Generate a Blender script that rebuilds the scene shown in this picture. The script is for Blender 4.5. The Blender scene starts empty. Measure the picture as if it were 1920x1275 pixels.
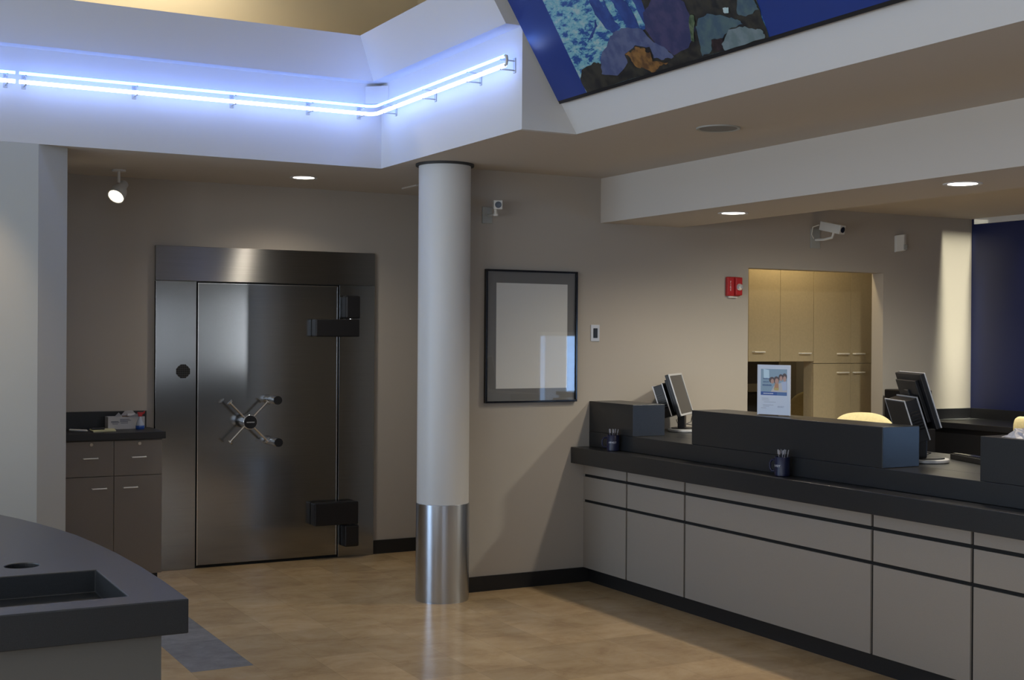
import bpy, bmesh, math, random
from mathutils import Vector, Matrix, Euler
random.seed(7)
PI = math.pi
sc = bpy.context.scene
COL = sc.collection

# ------------------------------------------------------------------ materials
def rgb(h):
    h = h.lstrip('#'); v = [int(h[i:i+2], 16)/255 for i in (0, 2, 4)]
    return tuple(c/12.92 if c <= .04045 else ((c+.055)/1.055)**2.4 for c in v)

def mat(name, col, rough=.6, metal=0, spec=.5, coat=0, noise=0, nscale=20, bump=0, bscale=150, aniso=0, tangent=None, emit=None, es=0, alpha=1, trans=0, stretch=(1, 1, 1)):
    m = bpy.data.materials.new(name); m.use_nodes = True
    nt = m.node_tree; n = nt.nodes; l = nt.links
    b = n['Principled BSDF']
    c = rgb(col) if isinstance(col, str) else col
    b.inputs['Base Color'].default_value = (*c, 1)
    b.inputs['Roughness'].default_value = rough
    b.inputs['Metallic'].default_value = metal
    b.inputs['Specular IOR Level'].default_value = spec
    b.inputs['Coat Weight'].default_value = coat
    b.inputs['Coat Roughness'].default_value = .08
    b.inputs['Alpha'].default_value = alpha
    b.inputs['Transmission Weight'].default_value = trans
    if noise or bump:
        tc = n.new('ShaderNodeTexCoord'); mp = n.new('ShaderNodeMapping'); l.new(tc.outputs['Object'], mp.inputs[0])
        mp.inputs['Scale'].default_value = stretch
    if noise:
        t = n.new('ShaderNodeTexNoise'); t.inputs['Scale'].default_value = nscale; t.inputs['Detail'].default_value = 4
        l.new(mp.outputs[0], t.inputs['Vector'])
        r = n.new('ShaderNodeValToRGB'); l.new(t.outputs[0], r.inputs[0])
        r.color_ramp.elements[0].position = .3; r.color_ramp.elements[1].position = .7
        r.color_ramp.elements[0].color = (*[x*(1-noise) for x in c], 1)
        r.color_ramp.elements[1].color = (*[min(1, x*(1+noise)) for x in c], 1)
        l.new(r.outputs[0], b.inputs['Base Color'])
    if bump:
        t = n.new('ShaderNodeTexNoise'); t.inputs['Scale'].default_value = bscale; t.inputs['Detail'].default_value = 3
        l.new(mp.outputs[0], t.inputs['Vector'])
        bp = n.new('ShaderNodeBump'); bp.inputs['Strength'].default_value = bump; bp.inputs['Distance'].default_value = .002
        l.new(t.outputs[0], bp.inputs['Height']); l.new(bp.outputs[0], b.inputs['Normal'])
    if aniso:
        b.inputs['Anisotropic'].default_value = aniso
        if tangent == 'Z':
            tg = n.new('ShaderNodeTangent'); tg.direction_type = 'RADIAL'; tg.axis = 'Z'; l.new(tg.outputs[0], b.inputs['Tangent'])
        elif tangent:
            cx = n.new('ShaderNodeCombineXYZ')
            for i in range(3): cx.inputs[i].default_value = tangent[i]
            l.new(cx.outputs[0], b.inputs['Tangent'])
    if emit is not None:
        e = rgb(emit) if isinstance(emit, str) else emit
        b.inputs['Emission Color'].default_value = (*e, 1); b.inputs['Emission Strength'].default_value = es
    return m

M = {}
M['wall'] = mat('taupe_paint', (.40, .365, .32), .75, bump=.15, bscale=260, spec=.25)
M['ceil'] = mat('ceiling_paint', (.54, .495, .44), .85, bump=.1, bscale=260, spec=.2)
M['pier'] = mat('pale_pier_paint', (.46, .465, .44), .75, bump=.1, bscale=240, spec=.25)
M['white'] = mat('white_paint', (.60, .595, .59), .8, bump=.1, bscale=240, spec=.25)
M['beige'] = mat('beige_upper_paint', (.55, .48, .34), .85, bump=.1)
M['navy'] = mat('navy_wall_paint', (.008, .015, .075), .42, bump=.1, spec=.5)
M['base'] = mat('black_rubber_base', (.008, .008, .009), .5)
M['black'] = mat('black_plastic', (.008, .008, .01), .38)
M['blackgloss'] = mat('black_gloss', (.006, .006, .008), .15)
M['counter'] = mat('charcoal_laminate', (.019, .020, .022), .30, noise=.25, nscale=300, bump=.15, bscale=400, spec=.5)
M['desk'] = mat('charcoal_solid_surface', (.021, .023, .026), .33, noise=.2, nscale=350, bump=.2, bscale=350)
M['blacktop'] = mat('black_laminate', (.011, .011, .013), .4, noise=.2, nscale=300)
M['panel'] = mat('grey_beige_laminate', (.30, .268, .232), .45, noise=.04, nscale=120, bump=.08, bscale=500, stretch=(1, 1, 6))
M['cab'] = mat('taupe_laminate', (.20, .172, .145), .5, noise=.04, nscale=90, stretch=(1, 1, 6))
M['tancab'] = mat('tan_laminate', (.46, .385, .25), .5, noise=.04, nscale=60)
M['gap'] = mat('dark_recess', (.006, .006, .006), .8)
M['steel'] = mat('brushed_steel', (.26, .26, .26), .36, 1, aniso=.97, tangent=(0, 0, 1), noise=.05, nscale=4, stretch=(.6, .6, 60))
M['steeldoor'] = mat('brushed_steel_door', (.29, .295, .30), .15, 1, aniso=.6, tangent=(1, 0, 0), noise=.05, nscale=4, stretch=(.6, .6, 60))
M['steelcol'] = mat('brushed_steel_wrap', (.52, .55, .60), .36, 1, aniso=.9, tangent=(0, 0, 1), noise=.06, nscale=6, stretch=(1, 1, .3))
M['chrome'] = mat('chrome', (.72, .71, .69), .16, 1)
M['handle'] = mat('pale_metal_handle', (.85, .84, .80), .35, .1)
M['satin'] = mat('satin_silver', (.62, .62, .62), .35, 1)
M['silverplastic'] = mat('silver_plastic', (.55, .56, .58), .35, .2)
M['column'] = mat('column_paint', (.62, .615, .60), .38, bump=.05, spec=.4)
M['ringdark'] = mat('dark_ring', (.03, .03, .03), .6)
M['whiteplastic'] = mat('white_plastic', (.62, .61, .57), .4)
M['greyplastic'] = mat('grey_plastic', (.36, .37, .35), .45)
M['red'] = mat('red_plastic', (.42, .018, .02), .35)
M['clear'] = mat('clear_lens', (.85, .85, .85), .12, .6)
M['yellow'] = mat('yellow_fabric', (.60, .50, .26), .8, noise=.06, nscale=60, bump=.3, bscale=500)
M['paper'] = mat('white_paper', (.72, .72, .74), .6)
M['poster'] = mat('poster_white', (.70, .75, .85), .3)
M['artpaper'] = mat('picture_paper', (.66, .66, .63), .6)
M['matboard'] = mat('grey_mat_board', (.17, .168, .16), .8)
M['card'] = mat('cardboard', (.10, .06, .045), .8)
M['yellowpaper'] = mat('yellow_paper', (.60, .60, .38), .7)
M['mug'] = mat('navy_ceramic', (.004, .006, .035), .38)
M['penb'] = mat('pen_black', (.02, .02, .03), .3)
M['penw'] = mat('pen_silver', (.30, .30, .34), .3)
M['ink'] = mat('print_white', (.7, .7, .75), .5)
M['bluefluid'] = mat('blue_cleaner', (.03, .10, .42), .2)
M['bottle'] = mat('clear_bottle', (.42, .46, .55), .25)
M['carton'] = mat('white_carton', (.50, .49, .50), .6)
M['screen'] = mat('screen_dark', (.035, .035, .037), .25)
M['bag'] = mat('thin_white_plastic', (.62, .62, .68), .35, alpha=.85)
M['bulb'] = mat('lamp_glow', (1, 1, 1), .5, emit=(1, .90, .78), es=9)
M['spotbulb'] = mat('spot_lamp_glow', (1, 1, 1), .5, emit=(1, .88, .66), es=5)
M['neonw'] = mat('white_neon_glow', (.9, .95, 1), .3, emit=(.44, .56, 1.0), es=9)
M['neonb'] = mat('blue_neon_glow', (.5, .8, 1), .3, emit=(.07, .23, 1.0), es=12)
M['muralblue'] = mat('mural_blue', (.012, .035, .20), .35, noise=.05, nscale=3)
def gl():
    m = bpy.data.materials.new('glass_pane'); m.use_nodes = True; nt = m.node_tree; n = nt.nodes
    n.remove(n['Principled BSDF'])
    t = n.new('ShaderNodeBsdfTransparent'); g = n.new('ShaderNodeBsdfGlossy'); g.inputs['Roughness'].default_value = .02
    g.inputs['Color'].default_value = (1, 1, 1, 1)
    lw = n.new('ShaderNodeLayerWeight'); pw = n.new('ShaderNodeMath'); pw.operation = 'POWER'; pw.inputs[1].default_value = 4.5
    nt.links.new(lw.outputs['Facing'], pw.inputs[0]); f = n.new('ShaderNodeMath'); f.operation = 'MULTIPLY_ADD'; f.inputs[1].default_value = .9; f.inputs[2].default_value = .045
    nt.links.new(pw.outputs[0], f.inputs[0]); lw.inputs['Blend'].default_value = .5; mx = n.new('ShaderNodeMixShader')
    nt.links.new(f.outputs[0], mx.inputs[0]); nt.links.new(t.outputs[0], mx.inputs[1]); nt.links.new(g.outputs[0], mx.inputs[2])
    nt.links.new(mx.outputs[0], n['Material Output'].inputs[0]); return m
M['glass'] = gl()

def floor_mat(name, a, b_, c_, grout, scale):
    m = bpy.data.materials.new(name); m.use_nodes = True; nt = m.node_tree; n = nt.nodes; l = nt.links
    b = n['Principled BSDF']; tc = n.new('ShaderNodeTexCoord')
    mp = n.new('ShaderNodeMapping'); l.new(tc.outputs['Object'], mp.inputs[0]); mp.inputs['Location'].default_value = (-1.72, -6.54, 0)
    br = n.new('ShaderNodeTexBrick'); l.new(mp.outputs[0], br.inputs['Vector'])
    br.offset = 0; br.inputs['Scale'].default_value = 1; br.inputs['Brick Width'].default_value = .3225; br.inputs['Row Height'].default_value = .3225
    br.inputs['Mortar Size'].default_value = .0012; br.inputs['Mortar Smooth'].default_value = .3; br.inputs['Bias'].default_value = 0
    br.inputs['Color1'].default_value = (.88, .88, .88, 1); br.inputs['Color2'].default_value = (1.1, 1.1, 1.1, 1); br.inputs['Mortar'].default_value = (.72, .72, .72, 1)
    mp2 = n.new('ShaderNodeMapping'); l.new(tc.outputs['Object'], mp2.inputs[0]); mp2.inputs['Scale'].default_value = (1.0, 1.25, 1); mp2.inputs['Rotation'].default_value = (0, 0, .5)
    nz = n.new('ShaderNodeTexNoise'); nz.inputs['Scale'].default_value = scale; nz.inputs['Detail'].default_value = 9; nz.inputs['Roughness'].default_value = .70; nz.inputs['Distortion'].default_value = .35
    l.new(mp2.outputs[0], nz.inputs['Vector'])
    r = n.new('ShaderNodeValToRGB'); l.new(nz.outputs[0], r.inputs[0])
    e = r.color_ramp.elements; e[0].position = .33; e[0].color = (*a, 1); e[1].position = .68; e[1].color = (*c_, 1)
    x = e.new(.5); x.color = (*b_, 1)
    mx = n.new('ShaderNodeMix'); mx.data_type = 'RGBA'; mx.blend_type = 'MULTIPLY'; mx.inputs[0].default_value = 1
    l.new(r.outputs[0], mx.inputs[6]); l.new(br.outputs[0], mx.inputs[7]); l.new(mx.outputs[2], b.inputs['Base Color'])
    b.inputs['Roughness'].default_value = .20; b.inputs['Specular IOR Level'].default_value = .5
    nr = n.new('ShaderNodeTexNoise'); nr.inputs['Scale'].default_value = 6; l.new(tc.outputs['Object'], nr.inputs['Vector'])
    mr = n.new('ShaderNodeMapRange'); mr.inputs[3].default_value = .14; mr.inputs[4].default_value = .26; l.new(nr.outputs[0], mr.inputs[0]); l.new(mr.outputs[0], b.inputs['Roughness'])
    return m
M['floor'] = floor_mat('tan_travertine_tile', (.43, .29, .155), (.53, .38, .21), (.60, .45, .27), 0, 3.2)
M['floorgrey'] = floor_mat('blue_grey_tile', (.21, .21, .215), (.25, .25, .26), (.30, .30, .31), 0, 9)

def water_mat():
    m = bpy.data.materials.new('printed_water'); m.use_nodes = True; nt = m.node_tree; n = nt.nodes; l = nt.links
    b = n['Principled BSDF']; tc = n.new('ShaderNodeTexCoord'); mp = n.new('ShaderNodeMapping'); l.new(tc.outputs['Object'], mp.inputs[0])
    mp.inputs['Scale'].default_value = (6, 8, 24); mp.inputs['Rotation'].default_value = (.5, 0, 0)
    nz = n.new('ShaderNodeTexNoise'); nz.inputs['Scale'].default_value = 1.4; nz.inputs['Detail'].default_value = 7; nz.inputs['Roughness'].default_value = .72; nz.inputs['Distortion'].default_value = .25
    l.new(mp.outputs[0], nz.inputs['Vector']); r = n.new('ShaderNodeValToRGB'); l.new(nz.outputs[0], r.inputs[0])
    e = r.color_ramp.elements; r.color_ramp.interpolation = 'EASE'
    e[0].position = .43; e[0].color = (.02, .07, .26, 1); e[1].position = .50; e[1].color = (.16, .38, .44, 1)
    x = e.new(.46); x.color = (.06, .19, .34, 1); x = e.new(.66); x.color = (.36, .46, .46, 1)
    l.new(r.outputs[0], b.inputs['Base Color']); b.inputs['Roughness'].default_value = .35; return m
M['water'] = water_mat()
def printed(name, c1, c2, sc_=18):
    m = mat(name, c1, .35); nt = m.node_tree; n = nt.nodes; l = nt.links; b = n['Principled BSDF']
    tc = n.new('ShaderNodeTexCoord'); nz = n.new('ShaderNodeTexNoise'); nz.inputs['Scale'].default_value = sc_; nz.inputs['Detail'].default_value = 6
    l.new(tc.outputs['Object'], nz.inputs['Vector']); r = n.new('ShaderNodeValToRGB'); l.new(nz.outputs[0], r.inputs[0])
    r.color_ramp.elements[0].position = .4; r.color_ramp.elements[0].color = (*c1, 1); r.color_ramp.elements[1].position = .6; r.color_ramp.elements[1].color = (*c2, 1)
    l.new(r.outputs[0], b.inputs['Base Color']); return m

# ------------------------------------------------------------------ geometry helpers
class G:
    def __init__(s): s.bm = bmesh.new(); s.mi = 0
    def _f(s, vs):
        try:
            f = s.bm.faces.new(vs); f.material_index = s.mi; return f
        except ValueError: return None
    def box(s, x0, x1, y0, y1, z0, z1, R=None):
        P = [(x0, y0, z0), (x1, y0, z0), (x1, y1, z0), (x0, y1, z0), (x0, y0, z1), (x1, y0, z1), (x1, y1, z1), (x0, y1, z1)]
        v = [s.bm.verts.new(R @ Vector(p) if R else p) for p in P]
        for q in ((0, 3, 2, 1), (4, 5, 6, 7), (0, 1, 5, 4), (1, 2, 6, 5), (2, 3, 7, 6), (3, 0, 4, 7)): s._f([v[i] for i in q])
        return s
    def prism(s, pts, d, R=None):
        """extrude closed planar loop pts (3D) by vector d"""
        a = [Vector(p) for p in pts]; d = Vector(d); b = [p+d for p in a]
        if R: a = [R @ p for p in a]; b = [R @ p for p in b]
        va = [s.bm.verts.new(p) for p in a]; vb = [s.bm.verts.new(p) for p in b]; k = len(a)
        s._f(va[::-1]); s._f(vb)
        for i in range(k): s._f([va[i], va[(i+1) % k], vb[(i+1) % k], vb[i]])
        return s
    def cyl(s, a, b, r, r2=None, n=24, caps=True):
        a = Vector(a); b = Vector(b); r2 = r if r2 is None else r2; ax = (b-a).normalized()
        t = Vector((0, 0, 1)) if abs(ax.z) < .9 else Vector((1, 0, 0)); u = ax.cross(t).normalized(); w = ax.cross(u)
        A = [s.bm.verts.new(a+(u*math.cos(2*PI*i/n)+w*math.sin(2*PI*i/n))*r) for i in range(n)]
        B = [s.bm.verts.new(b+(u*math.cos(2*PI*i/n)+w*math.sin(2*PI*i/n))*r2) for i in range(n)]
        for i in range(n): s._f([A[i], A[(i+1) % n], B[(i+1) % n], B[i]])
        if caps: s._f(A[::-1]); s._f(B)
        return s
    def tube(s, pts, r, n=10):
        P = [Vector(p) for p in pts]; rings = []; prev = None
        for i, p in enumerate(P):
            t = (P[min(i+1, len(P)-1)]-P[max(i-1, 0)]).normalized()
            if prev is None:
                k = Vector((0, 0, 1)) if abs(t.z) < .9 else Vector((1, 0, 0)); u = t.cross(k).normalized()
            else: u = (prev-t*prev.dot(t)).normalized()
            prev = u; w = t.cross(u)
            rings.append([s.bm.verts.new(p+(u*math.cos(2*PI*j/n)+w*math.sin(2*PI*j/n))*r) for j in range(n)])
        for a, b in zip(rings, rings[1:]):
            for j in range(n): s._f([a[j], a[(j+1) % n], b[(j+1) % n], b[j]])
        s._f(rings[0][::-1]); s._f(rings[-1]); return s
    def lathe(s, prof, c=(0, 0, 0), n=32, R=None, close=False):
        c = Vector(c); rings = []
        for r, z in prof:
            ring = []
            for j in range(n):
                p = c+Vector((max(r, 1e-4)*math.cos(2*PI*j/n), max(r, 1e-4)*math.sin(2*PI*j/n), z))
                ring.append(s.bm.verts.new(R @ p if R else p))
            rings.append(ring)
        for a, b in zip(rings, rings[1:]):
            for j in range(n): s._f([a[j], a[(j+1) % n], b[(j+1) % n], b[j]])
        if close:
            for j in range(n): s._f([rings[-1][j], rings[-1][(j+1) % n], rings[0][(j+1) % n], rings[0][j]])
        else: s._f(rings[0][::-1]); s._f(rings[-1])
        return s
    def make(s, name, m, parent=None, world=False, bevel=0, smooth=False, org=None):
        bm = s.bm; bmesh.ops.recalc_face_normals(bm, faces=bm.faces)
        if parent is not None and world:
            bm.transform(wm(parent).inverted())
        if org is not None: bm.transform(Matrix.Translation(-Vector(org)))
        me = bpy.data.meshes.new(name); bm.to_mesh(me); bm.free()
        for x in (m if isinstance(m, (list, tuple)) else [m]): me.materials.append(M[x] if isinstance(x, str) else x)
        o = bpy.data.objects.new(name, me); COL.objects.link(o)
        if parent is not None: o.parent = parent
        if org is not None: o.location = org
        if smooth:
            for p in me.polygons: p.use_smooth = True
            try: me.set_sharp_from_angle(angle=math.radians(38))
            except Exception: pass
        if bevel:
            b = o.modifiers.new('bevel', 'BEVEL'); b.width = bevel; b.segments = 2; b.limit_method = 'ANGLE'; b.angle_limit = math.radians(40)
        return o

def wm(o):
    m = Matrix.LocRotScale(o.location, o.rotation_euler, o.scale)
    return wm(o.parent) @ m if o.parent else m
def tag(o, label, cat, group=None):
    o['label'] = label; o['category'] = cat
    if group: o['group'] = group
    return o
def thing(name, label, cat, loc=(0, 0, 0), rz=0, group=None):
    o = bpy.data.objects.new(name, None); COL.objects.link(o); o.empty_display_size = .05
    o.location = loc; o.rotation_euler = (0, 0, rz); return tag(o, label, cat, group)
def struct(o): o['kind'] = 'structure'; return o
def dup(root, loc, rz, label=None, group=None):
    r = root.copy(); COL.objects.link(r); r.location = loc; r.rotation_euler = (0, 0, rz)
    if label: r['label'] = label
    if group: r['group'] = group
    for ch in list(root.children):
        c = ch.copy(); COL.objects.link(c); c.parent = r
        for g in list(ch.children):
            d = g.copy(); COL.objects.link(d); d.parent = c
    return r
def text_bm(txt, size, conv, depth=.0006):
    """flat letters; conv maps (x, y) of the lettering to a 3D point"""
    cu = bpy.data.curves.new('t', 'FONT'); cu.body = txt; cu.size = size; cu.align_x = 'CENTER'; cu.align_y = 'CENTER'; cu.resolution_u = 2
    o = bpy.data.objects.new('t', cu); COL.objects.link(o); dg = bpy.context.evaluated_depsgraph_get()
    me = bpy.data.meshes.new_from_object(o.evaluated_get(dg)); bpy.data.objects.remove(o); bpy.data.curves.remove(cu)
    g = G(); g.bm.from_mesh(me); bpy.data.meshes.remove(me)
    for v in g.bm.verts: v.co = Vector(conv(v.co.x, v.co.y))
    return g

# ------------------------------------------------------------------ camera
f_, yaw, pitch, roll = 2458.5, 0.495744, -0.0032855, 0.0068075
F = Vector((math.sin(yaw)*math.cos(pitch), math.cos(yaw)*math.cos(pitch), math.sin(pitch)))
R0 = Vector((math.cos(yaw), -math.sin(yaw), 0)); U0 = R0.cross(F)
Rr = R0*math.cos(roll)+U0*math.sin(roll); Uu = -R0*math.sin(roll)+U0*math.cos(roll)
cd = bpy.data.cameras.new('camera'); cam = bpy.data.objects.new('camera', cd); COL.objects.link(cam)
mw = Matrix.Identity(4)
for i in range(3): mw[i][0] = Rr[i]; mw[i][1] = Uu[i]; mw[i][2] = -F[i]
mw[2][3] = 1.7
cam.matrix_world = mw; cd.sensor_width = 36; cd.lens = f_/1920*36; cd.clip_start = .05; cd.clip_end = 100
sc.camera = cam

# ------------------------------------------------------------------ room shell
ZC = 2.80; YV = 9.45; YW = 7.754; XN = 8.52; XL = -4.0; YR = -5.0; ZT = 5.0
g = G(); xs = [XL-.1, 1.72, 2.0425, 9.2]; ys = [YR-.1, 6.54, 8.1525, 11.0]
vs = [[g.bm.verts.new((x, y, 0)) for y in ys] for x in xs]
for i in range(3):
    for j in range(3):
        g.mi = 1 if (i == 1 and j == 1) else 0
        g._f([vs[i][j], vs[i+1][j], vs[i+1][j+1], vs[i][j+1]])
struct(g.make('floor', ['floor', 'floorgrey']))
# walls
struct(G().box(1.3, 4.35, YV, YV+.12, 0, ZC).make('wall_vault', 'wall'))
struct(G().box(4.3, 4.42, YW+.13, YV, 0, ZC).make('wall_alcove_right', 'wall'))
def wall_hole(name, m, ax, pos, th, a0, a1, z0, z1, holes):
    """wall on plane ax=pos thick th (signed), spanning a0..a1, with rectangular holes (a0,a1,z0,z1)"""
    g = G(); A = sorted({a0, a1, *[h[0] for h in holes], *[h[1] for h in holes]}); Z = sorted({z0, z1, *[h[2] for h in holes], *[h[3] for h in holes]})
    key = lambda i, j, k: None
    def P(a, t, z): return (t, a, z) if ax == 'X' else (a, t, z)
    solid = {}
    for i in range(len(A)-1):
        for j in range(len(Z)-1):
            c = ((A[i]+A[i+1])/2, (Z[j]+Z[j+1])/2)
            solid[i, j] = not any(h[0] < c[0] < h[1] and h[2] < c[1] < h[3] for h in holes)
    cache = {}
    def V(a, t, z):
        k = (round(a, 5), round(t, 5), round(z, 5))
        if k not in cache: cache[k] = g.bm.verts.new(P(a, t, z))
        return cache[k]
    for (i, j), s_ in solid.items():
        if not s_: continue
        a, b, c, d = A[i], A[i+1], Z[j], Z[j+1]
        for t in (pos, pos+th): g._f([V(a, t, c), V(b, t, c), V(b, t, d), V(a, t, d)])
        for ni, nj, e in ((i-1, j, ((a, c), (a, d))), (i+1, j, ((b, c), (b, d))), (i, j-1, ((a, c), (b, c))), (i, j+1, ((a, d), (b, d)))):
            if not solid.get((ni, nj), False):
                (p, q), (r, s2) = e; g._f([V(p, pos, q), V(r, pos, s2), V(r, pos+th, s2), V(p, pos+th, q)])
    return struct(g.make(name, m))
wall_hole('wall_teller', 'wall', 'Y', YW, .126, 3.762, 8.65, 0, ZC, [(6.19, 7.54, 0, 2.217)])
# left pier with 45 degree chamfer
struct(G().prism([(XL, 8.05, 0), (1.205, 8.05, 0), (1.384, 8.15, 0), (1.384, 9.6, 0), (XL, 9.6, 0)], (0, 0, ZC)).make('wall_pier_left', 'pier'))
# drive-up side, rear and left walls with windows
wall_hole('wall_right', 'navy', 'X', XN, .13, YR, YW, 0, ZC, [(.4, 2.5, .35, 1.75)])
wall_hole('wall_rear', mat('rear_wall_paint', (.17, .165, .16), .8), 'Y', YR, -.13, XL, 8.65, 0, ZT, [(-3, .6, .4, 2.5), (5.4, 5.75, .9, 2.4), (7.45, 7.78, .75, 2.5), (-3, 3.6, 3.1, 4.7)])
wall_hole('wall_left', 'wall', 'X', XL, -.13, YR, 9.6, 0, ZT, [(-3.6, -1.2, .4, 2.5), (-.4, 2.0, .4, 2.5), (2.8, 4.6, .4, 2.5), (5.4, 7.9, .08, 2.6), (-3.6, 7.2, 3.1, 4.7)])
# ceilings
g = G().prism([(XL, 8.052, ZC), (3.362, 8.052, ZC), (3.362, 6.122, ZC), (3.703, 6.122, ZC), (3.703, YR, ZC), (8.65, YR, ZC), (8.65, 9.6, ZC), (XL, 9.6, ZC)], (0, 0, .05))
struct(g.make('ceiling', 'ceil'))
struct(G().box(4.89, 5.58, YR, YW, 2.49, ZC).make('ceiling_soffit', 'ceil'))
struct(G().box(5.58, XN, YR, YW, 2.69, ZC).make('ceiling_teller', 'ceil'))
struct(G().box(XL, 4.2, YR, 9.1, ZT, ZT+.1).make('ceiling_atrium', 'beige'))
# atrium fascia: vertical band, small overhang, band leaning inwards
prof = [(0, 2.7995), (0, 3.35), (.10, 3.35), (.255, 3.60), (-.18, 3.60), (-.18, 2.87), (-.0018, 2.87), (-.0018, 2.7995)]
g = G(); st = []
for kind in range(3):
    ring = []
    for d, z in prof:
        p = (XL, 8.05-d, z) if kind == 0 else (3.36-d, 8.05-d, z) if kind == 1 else (3.36-d, 6.1195, z)
        ring.append(g.bm.verts.new(p))
    st.append(ring)
for a, b in zip(st, st[1:]):
    for i in range(8): g._f([a[i], a[(i+1) % 8], b[(i+1) % 8], b[i]])
g._f(st[0]); g._f(st[2])
struct(g.make('wall_fascia_left', 'white'))
T = .62
struct(G().prism([(3.3625, 6.12, 2.7995), (3.70, 6.12, 2.7995), (3.30, 6.12, 3.60), (3.107, 6.12, 3.60), (3.262, 6.12, 3.352), (3.3625, 6.12, 3.352)], (0, .04, 0)).make('wall_fascia_return', 'white'))
struct(G().prism([(3.70, YR, 2.7995), (3.70-T*2.2, YR, 5.0), (4.1, YR, 5.0), (4.1, YR, 2.86), (3.7045, YR, 2.86), (3.7045, YR, 2.7995)], (0, 6.12-YR, 0)).make('wall_fascia_right', 'white'))
struct(G().box(XL, 4.1, 8.9, 9.0, 2.86, ZT).make('wall_clerestory_back', 'beige'))
struct(G().box(4.0, 4.1, 6.12, 8.9, 2.86, ZT).make('wall_clerestory_right', 'beige'))
# back room behind the opening
struct(G().box(5.5, 8.65, 9.9, 10.0, 0, ZC).make('wall_backroom', 'wall'))
struct(G().box(5.4, 5.5, YW+.126, 10.0, 0, ZC).make('wall_backroom_left', 'wall'))
struct(G().box(8.5, 8.65, YW+.126, 10.0, 0, ZC).make('wall_backroom_right', 'wall'))
struct(G().box(5.4, 8.65, 9.6, 10.0, ZC, ZC+.05).make('ceiling_backroom', 'ceil'))
# baseboards
struct(G().box(3.885, 4.3, YV-.012, YV, 0, .105).make('baseboard_vault', 'base'))
struct(G().box(3.765, 4.80, YW-.012, YW, 0, .10).make('baseboard_picture', 'base'))
# white valance strip on top of the navy wall
struct(G().box(XN-.03, XN, YR, YW-.05, 2.645, 2.69).make('trim_1', 'white'))

# windows: frame, mullions and a pane each, with daylight behind
def window(i, ax, pos, a0, a1, z0, z1, out, nm, col, power):
    def P(g, a, b, c, d, t0, t1):
        if ax == 'X': g.box(min(t0, t1), max(t0, t1), a, b, c, d)
        else: g.box(a, b, min(t0, t1), max(t0, t1), c, d)
    e = bpy.data.objects.new('window_%d' % i, None); COL.objects.link(e)
    e.location = (pos, (a0+a1)/2, z0) if ax == 'X' else ((a0+a1)/2, pos, z0); struct(e)
    fr = G(); w = .05; t0, t1 = pos+out*.03, pos+out*.10
    P(fr, a0, a1, z0, z0+w, t0, t1); P(fr, a0, a1, z1-w, z1, t0, t1); P(fr, a0, a0+w, z0+w, z1-w, t0, t1); P(fr, a1-w, a1, z0+w, z1-w, t0, t1)
    for k in range(1, nm):
        c = a0+(a1-a0)*k/nm; P(fr, c-.025, c+.025, z0+w, z1-w, t0, t1)
    fr.make('window_frame', 'satin', e, world=True)
    gp = G(); P(gp, a0+w, a1-w, z0+w, z1-w, pos+out*.06, pos+out*.066); gp.make('pane', 'glass', e, world=True)
    ld = bpy.data.lights.new('daylight', 'AREA'); ld.shape = 'RECTANGLE'; ld.energy = power; ld.color = col
    lo = bpy.data.objects.new('daylight', ld); COL.objects.link(lo)
    n = Vector((-out, 0, 0)) if ax == 'X' else Vector((0, -out, 0))
    c = Vector((pos+out*.25, (a0+a1)/2, (z0+z1)/2)) if ax == 'X' else Vector(((a0+a1)/2, pos+out*.25, (z0+z1)/2))
    lo.location = c; lo.rotation_euler = n.to_track_quat('-Z', 'Z').to_euler()
    ld.size = a1-a0; ld.size_y = z1-z0
    return lo
SKY = (.93, .97, 1.0)
def win(i, ax, pos, a0, a1, z0, z1, out, nm, rad, col=SKY): window(i, ax, pos, a0, a1, z0, z1, out, nm, col, rad*PI*(a1-a0)*(z1-z0))
win(1, 'Y', YR, -3, .6, .4, 2.5, -1, 3, .4)
win(2, 'Y', YR, 5.4, 5.75, .9, 2.4, -1, 1, 4.0); win(3, 'Y', YR, 7.45, 7.78, .75, 2.5, -1, 1, 16.0); win(4, 'Y', YR, -3, 3.6, 3.1, 4.7, -1, 5, .9)
win(5, 'X', XL, -3.6, -1.2, .4, 2.5, -1, 2, 6.0); win(6, 'X', XL, -.4, 2.0, .4, 2.5, -1, 2, 6.0); win(7, 'X', XL, 2.8, 4.6, .4, 2.5, -1, 2, 6.0); win(10, 'X', XL, 5.4, 7.9, .08, 2.6, -1, 2, 6.0, (.55, .75, 1.0)); win(8, 'X', XL, -3.6, 7.2, 3.1, 4.7, -1, 6, 2.6)
win(9, 'X', XN, .4, 2.5, .35, 1.75, 1, 2, 8.5, (.30, .55, 1.0))

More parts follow.
